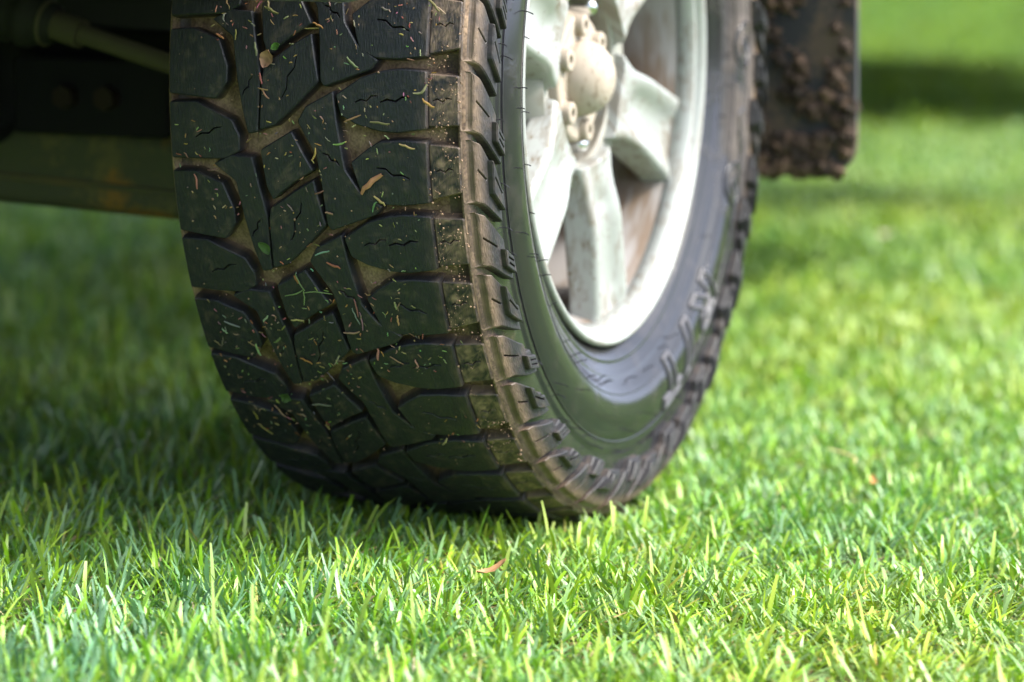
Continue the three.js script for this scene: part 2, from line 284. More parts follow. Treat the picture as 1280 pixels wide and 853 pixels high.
// stepped blocks on the upper sidewall
const sidePlace = (p, q, h) => { const s = sideAt(p), a = q / 0.36, r = s.r + s.nr * -h, x = s.x - s.nx * -h; return [x, r * Math.sin(a), r * Math.cos(a)]; };
{
  const S = list => list.map(([t, f]) => [t * MM, f * 0.36 * RAD]);
  const types = [S([[3, 2.2], [3, -4.5], [14, -5.2], [31, -7.7], [48, -10.0], [48, -5.6], [39, -4.6], [39, -3.2], [27, -1.0], [14, 1.4]]),
    S([[3, -5.6], [3, -12.9], [14, -13.6], [28, -15.6], [41, -17.4], [41, -13.0], [34, -12.0], [34, -10.8], [24, -8.5], [14, -6.3]])];
  const D3 = 0.36 * RAD, slits = [[slit([0.009, -1.2 * D3], [0.026, -3.4 * D3], 0.0012)], [slit([0.009, -9.2 * D3], [0.019, -10.8 * D3], 0.0012)]];
  const colour = seed => (p, q, h) => { const n = fbm(p * 140 + seed * 9, q * 140, h * 100, 4), low = 1 - smooth(0.1, 0.9, h / 0.0058); const m = clamp((1 - smooth(0.006, 0.021, p + (n - 0.5) * 0.016)) * (0.02 + 1.05 * n) + low * 0.2 * n + 0.10 * smooth(0.5, 0.7, n)); return mix3([0.014, 0.0135, 0.0155], mix3(MUD_WET, MUD, n), m); };
  const lugs = [S([[30, -3.9], [30, -6.4], [46.5, -8.8], [46.5, -6.2]]), S([[21, -8.4], [21, -12.6], [38, -15.6], [38, -12.9], [31, -11.9]])];
  const lugSlits = [[slit([0.034, -5.3 * D3], [0.0445, -6.7 * D3], 0.0013), slit([0.034, -6.1 * D3], [0.0445, -7.6 * D3], 0.0013)], [slit([0.0235, -10.6 * D3], [0.0345, -13.2 * D3], 0.0013)]];
  lugs.forEach((poly, b) => { const g = block(poly, lugSlits[b], sidePlace, 0.0100, colour(b + 7), { maxEdge: 0.008, draft: 0.0004, round: 0.001 }); for (let k = 0; k < PITCHES; k++) { const m = mesh('sidewall_lug', g, blockMat, tyre); m.rotation.x = -k * STEP; } });
  types.forEach((poly, b) => { const vs = [1, 2].map(v => block(poly, slits[b], sidePlace, 0.0058, colour(v + b * 2), { maxEdge: 0.008, draft: 0.0006 })); for (let k = 0; k < PITCHES; k++) { const m = mesh('sidewall_block', vs[(k + b) % 2], blockMat, tyre); m.rotation.x = -k * STEP; } });
}
// raised lettering, emblems and moulding lines on the sidewall
const clean = new THREE.MeshPhysicalMaterial({ color: new THREE.Color(0.018, 0.0175, 0.021), roughness: 0.2 });
function sideTube(pts, rad, closed) { // pts [r, deg]
  const c = new THREE.CatmullRomCurve3(pts.map(([r, a]) => { const s = sideAt(tAtR(r)); return new THREE.Vector3(s.x, r * Math.sin(a * RAD), r * Math.cos(a * RAD)); }), closed, 'catmullrom', 0.02);
  return new THREE.TubeGeometry(c, pts.length * 4, rad, 6, closed);
}
{
  const R0 = 0.270, HGT = 0.041; // letters stand with their tops outwards and read clockwise
  const scuffed = new THREE.MeshPhysicalMaterial({ color: new THREE.Color(0.075, 0.072, 0.082), roughness: 0.42 });
  const put = (list, deg, w) => { // every outline densified so that it follows the bulge
    const out = []; for (let i = 0; i < list.length; i++) { const a = list[i], b = list[(i + 1) % list.length], n = Math.max(1, Math.ceil(Math.hypot(a[0] - b[0], a[1] - b[1]) * 6)); for (let k = 0; k < n; k++) { const x = mix(a[0], b[0], k / n), y = mix(a[1], b[1], k / n), r = R0 + y * HGT; out.push([r, deg + x * w / 0.29 / RAD]); } }
    return sideTube(out, 0.0025, true);
  };
  const Rg = mergeGeometries([put([[0, 0], [0, 1], [0.6, 1], [0.82, 0.9], [0.88, 0.72], [0.8, 0.54], [0.62, 0.45], [0.95, 0], [0.64, 0], [0.38, 0.4], [0.27, 0.4], [0.27, 0]], -136, 0.052), put([[0.27, 0.6], [0.27, 0.82], [0.55, 0.82], [0.62, 0.71], [0.55, 0.6]], -136, 0.052)]);
  mesh('letter', Rg, scuffed, tyre).userData.label = 'raised outlined letter R';
  mesh('letter', put([[0, -0.02], [0.42, 1.02], [0.72, 1.02], [0.3, -0.02]], -123, 0.045), scuffed, tyre).userData.label = 'raised outlined slash between R and T';
  mesh('letter', put([[0.32, 0], [0.32, 0.78], [0, 0.78], [0, 1], [0.95, 1], [0.95, 0.78], [0.62, 0.78], [0.62, 0]], -114.0, 0.048), scuffed, tyre).userData.label = 'raised outlined letter T';
  const emblem = (deg, r0) => { const ring = (rad, tr) => sideTube(Array.from({ length: 28 }, (_, i) => [r0 + rad * Math.sin(i / 28 * 2 * Math.PI), deg + rad * Math.cos(i / 28 * 2 * Math.PI) / r0 / RAD]), tr, true); return mergeGeometries([ring(0.021, 0.0014), ring(0.017, 0.0008), ring(0.007, 0.0012), ring(0.003, 0.001)]); };
  for (const d of [177, -157, 96, 35]) mesh('moulded_ring', emblem(d, 0.294), clean, tyre);
  mesh('moulded_line', mergeGeometries([sideTube([[0.305, -164], [0.284, -170], [0.296, -171.5]], 0.0016, false), sideTube([[0.312, -150], [0.298, -163], [0.286, -167]], 0.0014, false)]), clean, tyre);
  const circle = (r, tr) => sideTube(Array.from({ length: 120 }, (_, i) => [r, i * 3]), tr, true);
  mesh('moulding_ring', mergeGeometries([circle(0.3145, 0.0009), circle(0.2745, 0.0006)]), clean, tyre);
  // short moulding hairs left on the new rubber
  const rr = rng(44), hairs = [];
  for (let i = 0; i < 130; i++) {
    const a = rr() * 360, row = i % 3, r = row === 0 ? 0.3215 : row === 1 ? 0.262 + 0.006 * rr() : 0.283 + 0.034 * rr(), s = sideAt(tAtR(r)), L = 0.004 + 0.006 * rr();
    const p = new THREE.Vector3(s.x, r * Math.sin(a * RAD), r * Math.cos(a * RAD)), n = new THREE.Vector3(-s.nx, -s.nr * Math.sin(a * RAD), -s.nr * Math.cos(a * RAD)).normalize(); if (n.x < 0) n.negate();
    n.add(new THREE.Vector3(rr() - 0.5, rr() - 0.5, rr() - 0.5).multiplyScalar(0.5)).normalize();
    hairs.push(new THREE.TubeGeometry(new THREE.CatmullRomCurve3([p, p.clone().addScaledVector(n, L * 0.5), p.clone().addScaledVector(n, L).add(new THREE.Vector3(0, -0.0012, 0))]), 3, 0.00045, 4, false));
  }
  const hm = mesh('rubber_hair', mergeGeometries(hairs), clean, tyre); hm.userData.kind = 'stuff';
}

// --- rim
const rimMap = dataTex(1024, 512, (u, v) => { // cast silver paint, faintly green, with brown film in patches
  const n = 0.6 * tileNoise(u, v, 9, 21) + 0.4 * tileNoise(u, v, 33, 22), f = fine(u, v), d = smooth(0.48, 0.74, n * 0.7 + f * 0.3) * 0.55 + smooth(0.72, 0.82, f) * 0.7;
  return mix3([0.33, 0.345, 0.33], [0.15, 0.115, 0.07], clamp(d)); }, true);
const rimRough = dataTex(512, 256, (u, v) => { const r = 0.32 + 0.25 * fine(u, v) + 0.2 * tileNoise(u, v, 9, 21); return [r, r, r]; });
const rimMat = new THREE.MeshPhysicalMaterial({ map: rimMap, roughnessMap: rimRough, roughness: 1, metalness: 0.25, clearcoat: 0.35, clearcoatRoughness: 0.3 });
const spokeMat = rimMat;
const rimProfile = [[0.1005, 0.2300], [0.1035, 0.2335], [0.1075, 0.2350], [0.1105, 0.2342], [0.1120, 0.2322], [0.1118, 0.2298], [0.1090, 0.2272], [0.1055, 0.2258], [0.1035, 0.2250], [0.1045, 0.2232], [0.1035, 0.2212], [0.099, 0.2196], [0.088, 0.2160], [0.070, 0.2105], [0.045, 0.2070], [0.0, 0.2040], [-0.10, 0.2010], [-0.112, 0.214], [-0.112, 0.232], [-0.106, 0.234], [-0.095, 0.216], [0.0, 0.2150], [0.06, 0.2200], [0.085, 0.2265], [0.1005, 0.2300]];
const rim = wheelPart('wheel_rim', latheX(rimProfile.map(([x, r]) => [x + 0.003, r]).filter(([x], i) => i < 13 || i > 22), 160), rimMat);
mesh('barrel', latheX(rimProfile.slice(12, 24).map(([x, r]) => [x + 0.003, r]), 120), new THREE.MeshPhysicalMaterial({ map: dataTex(512, 512, (u, v) => { const n = 0.5 * tileNoise(u * 3, v, 9, 121) + 0.5 * fine(u, v), st = tileNoise(u, v * 0.2, 40, 122); return mix3([0.27, 0.255, 0.245], [0.15, 0.105, 0.07], smooth(0.38, 0.72, n * 0.7 + st * 0.3)); }, true), roughness: 0.55 }), rim);
{ const u = rim.geometry.attributes.uv; for (let i = 0; i < u.count; i++) u.setXY(i, u.getX(i) * 6, u.getY(i) * 1.5); }
const SPOKES0 = -161;
{
  const f = (x, u, v) => { // u radial, v along the circumference
    const k = clamp((u - 0.075) / 0.155), w = mix(0.0300, 0.0395, k) + 0.006 * smooth(0.205, 0.232, u) + 0.008 * (1 - smooth(0.075, 0.112, u)) ** 1.4;
    const xt = 0.0885 + 0.0085 * smooth(0.078, 0.140, u) - 0.003 * smooth(0.200, 0.228, u), av = Math.abs(v), slope = 0.2;
    let d = smax((av - w - (xt - x) * slope) * 0.98, x - xt, 0.006);
    const floor = xt - 0.0105 * smooth(0.086, 0.122, u) * (1 - 0.45 * smooth(0.190, 0.224, u)) + 0.004 * (av / w) ** 2;
    const groove = smax(smax((av - (w - 0.0100) - (x - xt) * 0.55) * 0.9, floor - x, 0.014), Math.max(0.082 - u, u - 0.224), 0.012);
    d = smax(d, -groove, 0.006);
    d = smax(d, 0.066 - x + 0.004 * smooth(0.10, 0.2, u), 0.004);
    d = Math.max(d, 0.0795 - Math.hypot(u, v) * (1 - 0.06 * (1 - Math.cos(6 * Math.atan2(v, u))) * 0.5), Math.hypot(u, v) - 0.2245 + 0.32 * Math.max(0, 0.099 - x));
    return d;
  };
  const g = surfaceNets(f, [0.040, 0.060, -0.082], [0.108, 0.232, 0.082], 0.0021);
  const p = g.attributes.position, uv = []; for (let i = 0; i < p.count; i++) uv.push((p.getY(i) + 0.3 * p.getX(i)) / 0.35, (p.getZ(i) + p.getX(i)) / 0.18); g.setAttribute('uv', new THREE.Float32BufferAttribute(uv, 2));
  for (let k = 0; k < 6; k++) { const m = mesh('spoke', g, spokeMat, rim); m.rotation.x = -((SPOKES0 + 60 * k) - 90) * RAD; } // local y is the radius: 90 degrees in the wheel's own angle
}
const dirtyMetal = new THREE.MeshPhysicalMaterial({ map: dataTex(512, 512, (u, v) => { const n = fine(u, v), m = tileNoise(u, v, 6, 41); return mix3(mix3([0.40, 0.355, 0.295], [0.33, 0.275, 0.21], m), [0.19, 0.14, 0.095], 0.7 * smooth(0.55, 0.8, tileNoise(u, v, 22, 43) * 0.6 + n * 0.4)); }, true), roughness: 0.62 });
const brownMetal = new THREE.MeshStandardMaterial({ color: new THREE.Color(0.20, 0.145, 0.10), roughness: 0.75 });
const holeMat = new THREE.MeshStandardMaterial({ color: new THREE.Color(0.02, 0.016, 0.013), roughness: 0.8 });
mesh('centre_bore', latheX([[0.030, 0.001], [0.030, 0.086], [0.050, 0.0865], [0.0735, 0.0795], [0.0760, 0.0798], [0.0775, 0.0815], [0.0775, 0.0900], [0.080, 0.100], [0.050, 0.112], [0.026, 0.104], [0.024, 0.001]], 72), new THREE.MeshPhysicalMaterial({ map: rimMap, roughness: 0.5, color: new THREE.Color(0.86, 0.82, 0.76) }), rim);
const hub = wheelPart('hub_cap', latheX([[0.030, 0.0345], [0.066, 0.0342], [0.078, 0.0335], [0.0865, 0.0313], [0.0945, 0.0272], [0.1005, 0.0210], [0.1040, 0.0140], [0.1056, 0.006], [0.1060, 0.0004]], 48), dirtyMetal);
mesh('hub_flange', latheX([[0.030, 0.066], [0.068, 0.056], [0.0745, 0.0550], [0.0765, 0.0530], [0.0770, 0.050], [0.0765, 0.028]], 48), dirtyMetal, hub);
for (let k = 0; k < 6; k++) {
  const a = (SPOKES0 + 2 + 60 * k) * RAD, b = mesh('bolt_boss', latheX([[0.040, 0.0108], [0.076, 0.0102], [0.0825, 0.0096], [0.0840, 0.0084], [0.0840, 0.0048], [0.0835, 0.0042], [0.0740, 0.0040], [0.0740, 0.0002]], 24), dirtyMetal, hub);
  b.position.set(0, 0.0455 * Math.sin(a), 0.0455 * Math.cos(a));
  const hgeo = new THREE.CylinderGeometry(0.0042, 0.0042, 0.004, 6); hgeo.rotateZ(Math.PI / 2); const hb = mesh('bolt_head', hgeo, holeMat, hub); hb.position.set(0.0765, b.position.y, b.position.z);
}
hub.position.y -= 0.006;
const nutMat = new THREE.MeshPhysicalMaterial({ color: new THREE.Color(0.72, 0.74, 0.76), metalness: 1, roughness: 0.18 });
for (let k = 0; k < 6; k++) { // chromed wheel nuts in the bore
  const a = (SPOKES0 + 50 + 60 * k) * RAD, g = new THREE.CylinderGeometry(0.0092, 0.0105, 0.026, 6); g.rotateZ(-Math.PI / 2); const cap = new THREE.SphereGeometry(0.0088, 16, 8, 0, Math.PI * 2, 0, Math.PI / 2); cap.rotateZ(-Math.PI / 2); cap.translate(0.0125, 0, 0);
  const m = mesh('wheel_nut', mergeGeometries([g, cap]), nutMat, rim); m.position.set(0.0540, 0.0690 * Math.sin(a), 0.0705 * Math.cos(a));
}
const rust = new THREE.MeshStandardMaterial({ color: new THREE.Color(0.055, 0.040, 0.031), roughness: 0.85 });
wheelPart('brake_disc', latheX([[0.010, 0.06], [0.012, 0.075], [0.012, 0.165], [0.006, 0.168], [-0.012, 0.168], [-0.018, 0.165], [-0.018, 0.075], [-0.016, 0.06]], 72), rust);
{ const g = new THREE.TorusGeometry(0.135, 0.04, 8, 16, 1.1); g.scale(1, 1, 0.8); g.rotateY(-Math.PI / 2); g.rotateX(0.6); wheelPart('brake_caliper', g, rust); }

// --- mud flap behind the wheel
const flapMat = new THREE.MeshStandardMaterial({ map: dataTex(512, 512, (u, v) => { const n = 0.6 * tileNoise(u, v, 7, 61) + 0.4 * fine(u, v); return mix3([0.030, 0.031, 0.033], [0.10, 0.072, 0.050], smooth(0.45, 0.7, n)); }, true), roughness: 0.7 });
{
  const s = new THREE.Shape(), w0 = -0.13, w1 = 0.175, y0 = 0.253, y1 = 0.62, r = 0.028;
  s.moveTo(w0 + r, y0 - 0.002); s.quadraticCurveTo((w0 + w1) / 2, y0 - 0.006, w1 - r, y0 + 0.004); s.quadraticCurveTo(w1, y0 + 0.006, w1, y0 + r + 0.008); s.lineTo(w1 - 0.008, y1); s.lineTo(w0, y1); s.lineTo(w0, y0 + r); s.quadraticCurveTo(w0, y0, w0 + r, y0 - 0.002);
  const g = new THREE.ExtrudeGeometry(s, { depth: 0.007, bevelEnabled: true, bevelSize: 0.0012, bevelThickness: 0.0012, bevelSegments: 2, curveSegments: 10 });
  const u = g.attributes.uv; for (let i = 0; i < u.count; i++) u.setXY(i, u.getX(i) * 3, u.getY(i) * 3);
  const flap = mesh('mud_flap', g, flapMat, car); flap.position.set(0, 0, -0.495);
  const rr = rng(71), lumps = [];
  for (let i = 0; i < 3000; i++) {
    const y = y0 + 0.004 + 0.36 * Math.pow(rr(), 1.9), x = mix(w0 + 0.01, w1 - 0.006, rr()), dens = fbm(x * 30, y * 30, 3, 3); if (dens < 0.38 + 0.35 * smooth(0.34, 0.6, y)) continue;
    if (x > w1 - 0.05 && y > 0.33 && rr() < 0.7) continue;
    const sz = 0.0025 + 0.0065 * Math.pow(rr(), 2), ig = new THREE.IcosahedronGeometry(sz, 1), p = ig.attributes.position, c = [];
    const tone = mix3([0.026, 0.017, 0.011], [0.155, 0.095, 0.060], Math.pow(rr(), 1.8));
    for (let k = 0; k < p.count; k++) { const q = 0.45 + 1.1 * vnoise(p.getX(k) * 420 + i, p.getY(k) * 420, p.getZ(k) * 420); p.setXYZ(k, p.getX(k) * q, p.getY(k) * q, p.getZ(k) * q * 0.8); c.push(...tone); }
    ig.setAttribute('color', new THREE.Float32BufferAttribute(c, 3)); ig.computeVertexNormals(); ig.translate(x, y, 0.0085 + sz * 0.3 * rr()); lumps.push(ig);
  }
  const mm = mesh('dried_mud', mergeGeometries(lumps), new THREE.MeshStandardMaterial({ vertexColors: true, roughness: 0.9 }), flap); mm.userData.kind = 'stuff';
}
// --- steering and suspension
const oily = new THREE.MeshStandardMaterial({ map: dataTex(512, 512, (u, v) => { const n = 0.5 * tileNoise(u, v, 11, 81) + 0.5 * fine(u, v), o = tileNoise(u, v, 8, 83); return mix3(mix3([0.085, 0.09, 0.045], [0.16, 0.14, 0.05], smooth(0.4, 0.75, n)), [0.30, 0.16, 0.03], smooth(0.66, 0.84, o * 0.6 + n * 0.4)); }, true), roughness: 0.75 });
const steel = new THREE.MeshStandardMaterial({ color: new THREE.Color(0.10, 0.09, 0.045), roughness: 0.8 });
const black = new THREE.MeshStandardMaterial({ color: new THREE.Color(0.008, 0.008, 0.008), roughness: 0.9 });
{
  const g = new RoundedBoxGeometry(0.86, 0.078, 0.10, 4, 0.016), p = g.attributes.position, u = g.attributes.uv;
  for (let i = 0; i < p.count; i++) { const x = p.getX(i); u.setXY(i, x * 3, (p.getY(i) + p.getZ(i)) * 3); p.setY(i, p.getY(i) + 0.003 * Math.sin(x * 9) - 0.008 * smooth(0.1, -0.43, x)); } g.computeVertexNormals();
  const arm = mesh('lower_arm', g, oily, car); arm.position.set(-0.53, 0.277, -0.03); arm.rotation.z = -0.045;
  const ridge = mesh('weld_seam', new RoundedBoxGeometry(0.84, 0.006, 0.006, 2, 0.002), oily, arm); ridge.position.set(0, -0.016, 0.051);
}
function rod(a, b, r, r2 = r) { const A = new THREE.Vector3(...a), B = new THREE.Vector3(...b), d = B.clone().sub(A), g = new THREE.CylinderGeometry(r2, r, d.length(), 20); g.translate(0, d.length() / 2, 0); g.applyQuaternion(new THREE.Quaternion().setFromUnitVectors(new THREE.Vector3(0, 1, 0), d.clone().normalize())); g.translate(...a); return g; }
{
  const tr = mesh('tie_rod', mergeGeometries([rod([-0.36, 0.4065, 0.15], [-0.12, 0.342, 0.15], 0.0088), rod([-0.365, 0.408, 0.15], [-0.325, 0.3968, 0.15], 0.013)]), steel, car);
  const pts = [[0.0145, 0], [0.0185, 0.004], [0.0185, 0.014]]; for (let i = 0; i < 13; i++) { const y = 0.016 + i * 0.023, r = 0.027 + i * 0.0013; pts.push([r * 0.80, y], [r, y + 0.008], [r * 1.01, y + 0.0115], [r, y + 0.015]); } pts.push([0.030, 0.33], [0.030, 0.36]);
  const g = new THREE.LatheGeometry(pts.map(([r, y]) => new THREE.Vector2(r, y)), 32); g.applyQuaternion(new THREE.Quaternion().setFromUnitVectors(new THREE.Vector3(0, 1, 0), new THREE.Vector3(-0.966, 0.25, 0).normalize()));
  const b = mesh('rubber_boot', g, new THREE.MeshStandardMaterial({ color: new THREE.Color(0.022, 0.023, 0.016), roughness: 0.8 }), car); b.position.set(-0.350, 0.4035, 0.15);
  const cl = mesh('boot_clamp', new THREE.TorusGeometry(0.0188, 0.0022, 8, 24), steel, b); cl.rotation.y = Math.PI / 2; cl.rotation.order = 'ZYX'; cl.rotation.z = -0.18; cl.position.set(-0.009, 0.002, 0);
  const br = mesh('bracket', new RoundedBoxGeometry(0.16, 0.07, 0.012, 3, 0.004), black, car); br.position.set(-0.385, 0.336, 0.035);
  for (const x of [-0.020, 0.023]) { const bg = new THREE.CylinderGeometry(0.011, 0.011, 0.016, 6); bg.rotateX(Math.PI / 2); const bm = mesh('bolt', bg, new THREE.MeshStandardMaterial({ color: new THREE.Color(0.03, 0.02, 0.01), roughness: 0.9 }), br); bm.position.set(x, 0, 0.012); }
  mesh('steering_knuckle', mergeGeometries([rod([-0.13, 0.262, 0], [-0.11, 0.56, 0.0], 0.036, 0.03), rod([-0.12, 0.345, 0.15], [-0.115, 0.36, 0.0], 0.018, 0.026), rod([-0.13, 0.372, 0], [0.0, 0.372, 0.0], 0.05, 0.05)]), black, car);
  mesh('drive_shaft', rod([-0.50, 0.385, -0.02], [-0.1, 0.372, 0], 0.017), black, car);
}
// engine bay, added light-blocking boxes and body above the wheel
{
  const eb = new RoundedBoxGeometry(0.72, 0.58, 0.92, 3, 0.04); const e = mesh('engine_underside', eb, black, car); e.position.set(-0.83, 0.575, -0.06);
  const ch = mesh('added_chassis_blocker', new RoundedBoxGeometry(0.80, 0.24, 2.1, 2, 0.03), black, car); ch.position.set(-0.92, 0.415, -1.6);  // unseen box added under the floor to darken the ground below
  const sk = mesh('added_skid_blocker', new RoundedBoxGeometry(0.74, 0.20, 0.36, 2, 0.03), black, car); sk.position.set(-0.86, 0.40, 0.60); sk.rotation.x = -0.2;  // unseen box added to keep front light from reaching underneath
  const paint = new THREE.MeshPhysicalMaterial({ color: new THREE.Color(0.30, 0.31, 0.33), roughness: 0.35, clearcoat: 1, clearcoatRoughness: 0.05, metalness: 0.3 });
  const s = new THREE.Shape(); // side view, a along the car: front is +
  const arch = (a, r) => { s.absarc(a, HUB_Y + 0.05, r, Math.PI - 0.08, 0.08, true); };
  s.moveTo(-3.55, 0.62); s.lineTo(-3.25, 0.50); arch(-2.75, 0.46); arch(0, 0.46); s.lineTo(0.74, 0.50); s.lineTo(0.82, 0.56); s.lineTo(0.78, 0.95); s.quadraticCurveTo(0.7, 1.12, 0.45, 1.16); s.lineTo(-0.45, 1.24); s.lineTo(-1.05, 1.80); s.quadraticCurveTo(-1.2, 1.86, -1.5, 1.87); s.lineTo(-3.1, 1.84); s.quadraticCurveTo(-3.4, 1.8, -3.52, 1.25); s.lineTo(-3.55, 0.62);
  const bg = new THREE.ExtrudeGeometry(s, { depth: 1.52, bevelEnabled: true, bevelSize: 0.02, bevelThickness: 0.03, bevelSegments: 3, curveSegments: 24 });
  bg.rotateY(-Math.PI / 2); // shape x -> car z, depth -> -x
  bg.translate(0.075, 0, 0);
  mesh('body', bg, paint, car);
  const glass = new THREE.MeshPhysicalMaterial({ color: new THREE.Color(0.02, 0.022, 0.025), roughness: 0.08 });
  for (const [a, w] of [[-1.45, 0.75], [-2.45, 0.9]]) { const wg = new RoundedBoxGeometry(0.02, 0.42, w, 3, 0.009); const m = mesh('side_window', wg, glass, car); m.position.set(0.105, 1.5, a); }
}
// ------------------------------------------------------------------ second vehicle: it stands beyond the frame and shades a strip of lawn
{
  const v = new THREE.Group(); v.name = numbered('distant_vehicle'); scene.add(v);
  tag(v, 'low grey vehicle parked end-on far behind, shading a strip of lawn', 'vehicle');
  v.position.set(-1.42, 0, -7.75); v.rotation.y = 1.943;
  const s = new THREE.Shape(); s.moveTo(-2.2, 0.50); for (const a of [-1.36, 1.36]) { s.lineTo(a - 0.42, 0.50); s.absarc(a, 0.50, 0.42, Math.PI, 0, true); } s.lineTo(2.25, 0.52); s.lineTo(2.3, 0.8); s.quadraticCurveTo(2.2, 0.95, 1.3, 1.02); s.quadraticCurveTo(0.7, 1.5, 0.2, 1.52); s.lineTo(-1.4, 1.5); s.quadraticCurveTo(-2.0, 1.3, -2.2, 1.05); s.lineTo(-2.25, 0.5);
  const bg = new THREE.ExtrudeGeometry(s, { depth: 1.74, bevelEnabled: true, bevelSize: 0.02, bevelThickness: 0.02, bevelSegments: 2, curveSegments: 16 }); bg.translate(0, 0, -0.87);
  mesh('body', bg, new THREE.MeshPhysicalMaterial({ color: new THREE.Color(0.12, 0.125, 0.13), roughness: 0.4, clearcoat: 1 }), v);
  mesh('underbody', new RoundedBoxGeometry(3.6, 0.25, 1.5, 2, 0.03).translate(0, 0.64, 0), black, v);
  for (const a of [-1.36, 1.36]) for (const z of [-0.72, 0.72]) { const g = new THREE.TorusGeometry(0.235, 0.095, 12, 40); const w = mesh('tyre', g, black, v); w.position.set(a, 0.33, z); const dg = new THREE.CylinderGeometry(0.2, 0.2, 0.1, 24); dg.rotateX(Math.PI / 2); mesh('wheel_rim', dg, steel, w); }
}

// ------------------------------------------------------------------ ground
{
  const pos = [], col = [], uv = [], idx = [], A = 96, radii = [0, 0.5, 1, 1.5, 2, 2.5, 3, 4, 5, 6.5, 8, 10, 13, 17, 22, 30, 42, 60, 90, 150, 280, 400];
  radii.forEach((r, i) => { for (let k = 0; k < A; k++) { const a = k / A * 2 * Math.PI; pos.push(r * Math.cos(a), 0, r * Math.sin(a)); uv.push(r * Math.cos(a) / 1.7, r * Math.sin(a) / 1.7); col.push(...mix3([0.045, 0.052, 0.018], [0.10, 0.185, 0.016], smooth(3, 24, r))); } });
  for (let i = 0; i < radii.length - 1; i++) for (let k = 0; k < A; k++) { const a = i * A + k, b = i * A + (k + 1) % A, c = a + A, d = b + A; idx.push(a, b, c, b, d, c); }
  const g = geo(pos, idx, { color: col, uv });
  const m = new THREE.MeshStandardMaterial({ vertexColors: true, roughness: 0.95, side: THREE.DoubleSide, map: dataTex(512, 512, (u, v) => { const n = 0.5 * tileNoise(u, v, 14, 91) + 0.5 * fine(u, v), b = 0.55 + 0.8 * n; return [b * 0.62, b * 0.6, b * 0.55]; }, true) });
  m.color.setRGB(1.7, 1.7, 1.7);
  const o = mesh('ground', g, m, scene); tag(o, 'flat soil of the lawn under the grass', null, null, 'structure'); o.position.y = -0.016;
}
// ------------------------------------------------------------------ grass
const grass = new THREE.Group(); grass.name = numbered('grass'); scene.add(grass);
tag(grass, 'short bright green lawn grass covering the ground', 'grass', null, 'stuff');
function blade(out, r, { x, z, dir, len, width, lean, curl, tone, blunt, seg = 4 }) { // a tapering, folded, bending ribbon
  const c = Math.cos(dir), s = Math.sin(dir), base = out.pos.length / 3; let px = 0, py = 0, ang = lean;
  const twist = (r() - 0.5) * 2.6;
  for (let i = 0; i <= seg; i++) {
    const t = i / seg, w = width * (i === seg ? (blunt ? 0.6 : 0.08) : (0.75 + 0.5 * t) * (1 - Math.pow(t, blunt ? 5 : 2.6))) * 0.5, tw = dir + Math.PI / 2 + twist * t, ct = Math.cos(tw), st = Math.sin(tw);
    out.pos.push(x + c * px + ct * w, py, z + s * px + st * w, x + c * px - ct * w, py + w * 0.35, z + s * px - st * w);
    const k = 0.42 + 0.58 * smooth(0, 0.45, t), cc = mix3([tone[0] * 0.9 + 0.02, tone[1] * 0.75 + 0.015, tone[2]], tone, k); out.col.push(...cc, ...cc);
    px += Math.sin(ang) * len / seg; py += Math.cos(ang) * len / seg; ang += curl / seg;
  }
  for (let i = 0; i < seg; i++) { const a = base + i * 2; out.idx.push(a, a + 1, a + 2, a + 1, a + 3, a + 2); }
}
const TONES = [[0.18, 0.40, 0.035], [0.25, 0.47, 0.022], [0.31, 0.51, 0.02], [0.14, 0.32, 0.06], [0.25, 0.43, 0.17], [0.34, 0.50, 0.06], [0.20, 0.38, 0.15]];
function clump(seed, n, radius, len, width, dry) { // a low mat of short splayed blades with some taller ones and dead bits between
  const r = rng(seed), out = { pos: [], col: [], idx: [] };
  for (let i = 0; i < n; i++) {
    const a = r() * 6.283, d = radius * Math.sqrt(r()), q = r(), tall = r() < 0.28, g = 0.75 + 0.5 * r(); let tone = TONES[Math.floor(r() * TONES.length)];
    const dead = q < dry; if (dead) tone = r() < 0.6 ? [0.40, 0.31, 0.15] : [0.48, 0.45, 0.10];
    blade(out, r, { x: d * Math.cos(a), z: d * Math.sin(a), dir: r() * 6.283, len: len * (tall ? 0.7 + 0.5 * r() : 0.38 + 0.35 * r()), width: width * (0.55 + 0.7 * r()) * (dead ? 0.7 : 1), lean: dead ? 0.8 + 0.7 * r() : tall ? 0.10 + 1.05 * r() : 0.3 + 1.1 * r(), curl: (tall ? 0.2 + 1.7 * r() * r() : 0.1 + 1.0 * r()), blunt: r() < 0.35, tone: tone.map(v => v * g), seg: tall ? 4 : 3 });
  }
  return geo(out.pos, out.idx, { color: out.col });
}
const bladeMat = new THREE.MeshPhysicalMaterial({ vertexColors: true, roughness: 0.40, side: THREE.DoubleSide, transmission: 0.36, thickness: 0, ior: 1.45, specularIntensity: 1 });
const farBladeMat = bladeMat.clone(); farBladeMat.roughness = 0.85; farBladeMat.specularIntensity = 0.25; // far blades stand for many: no shine of their own
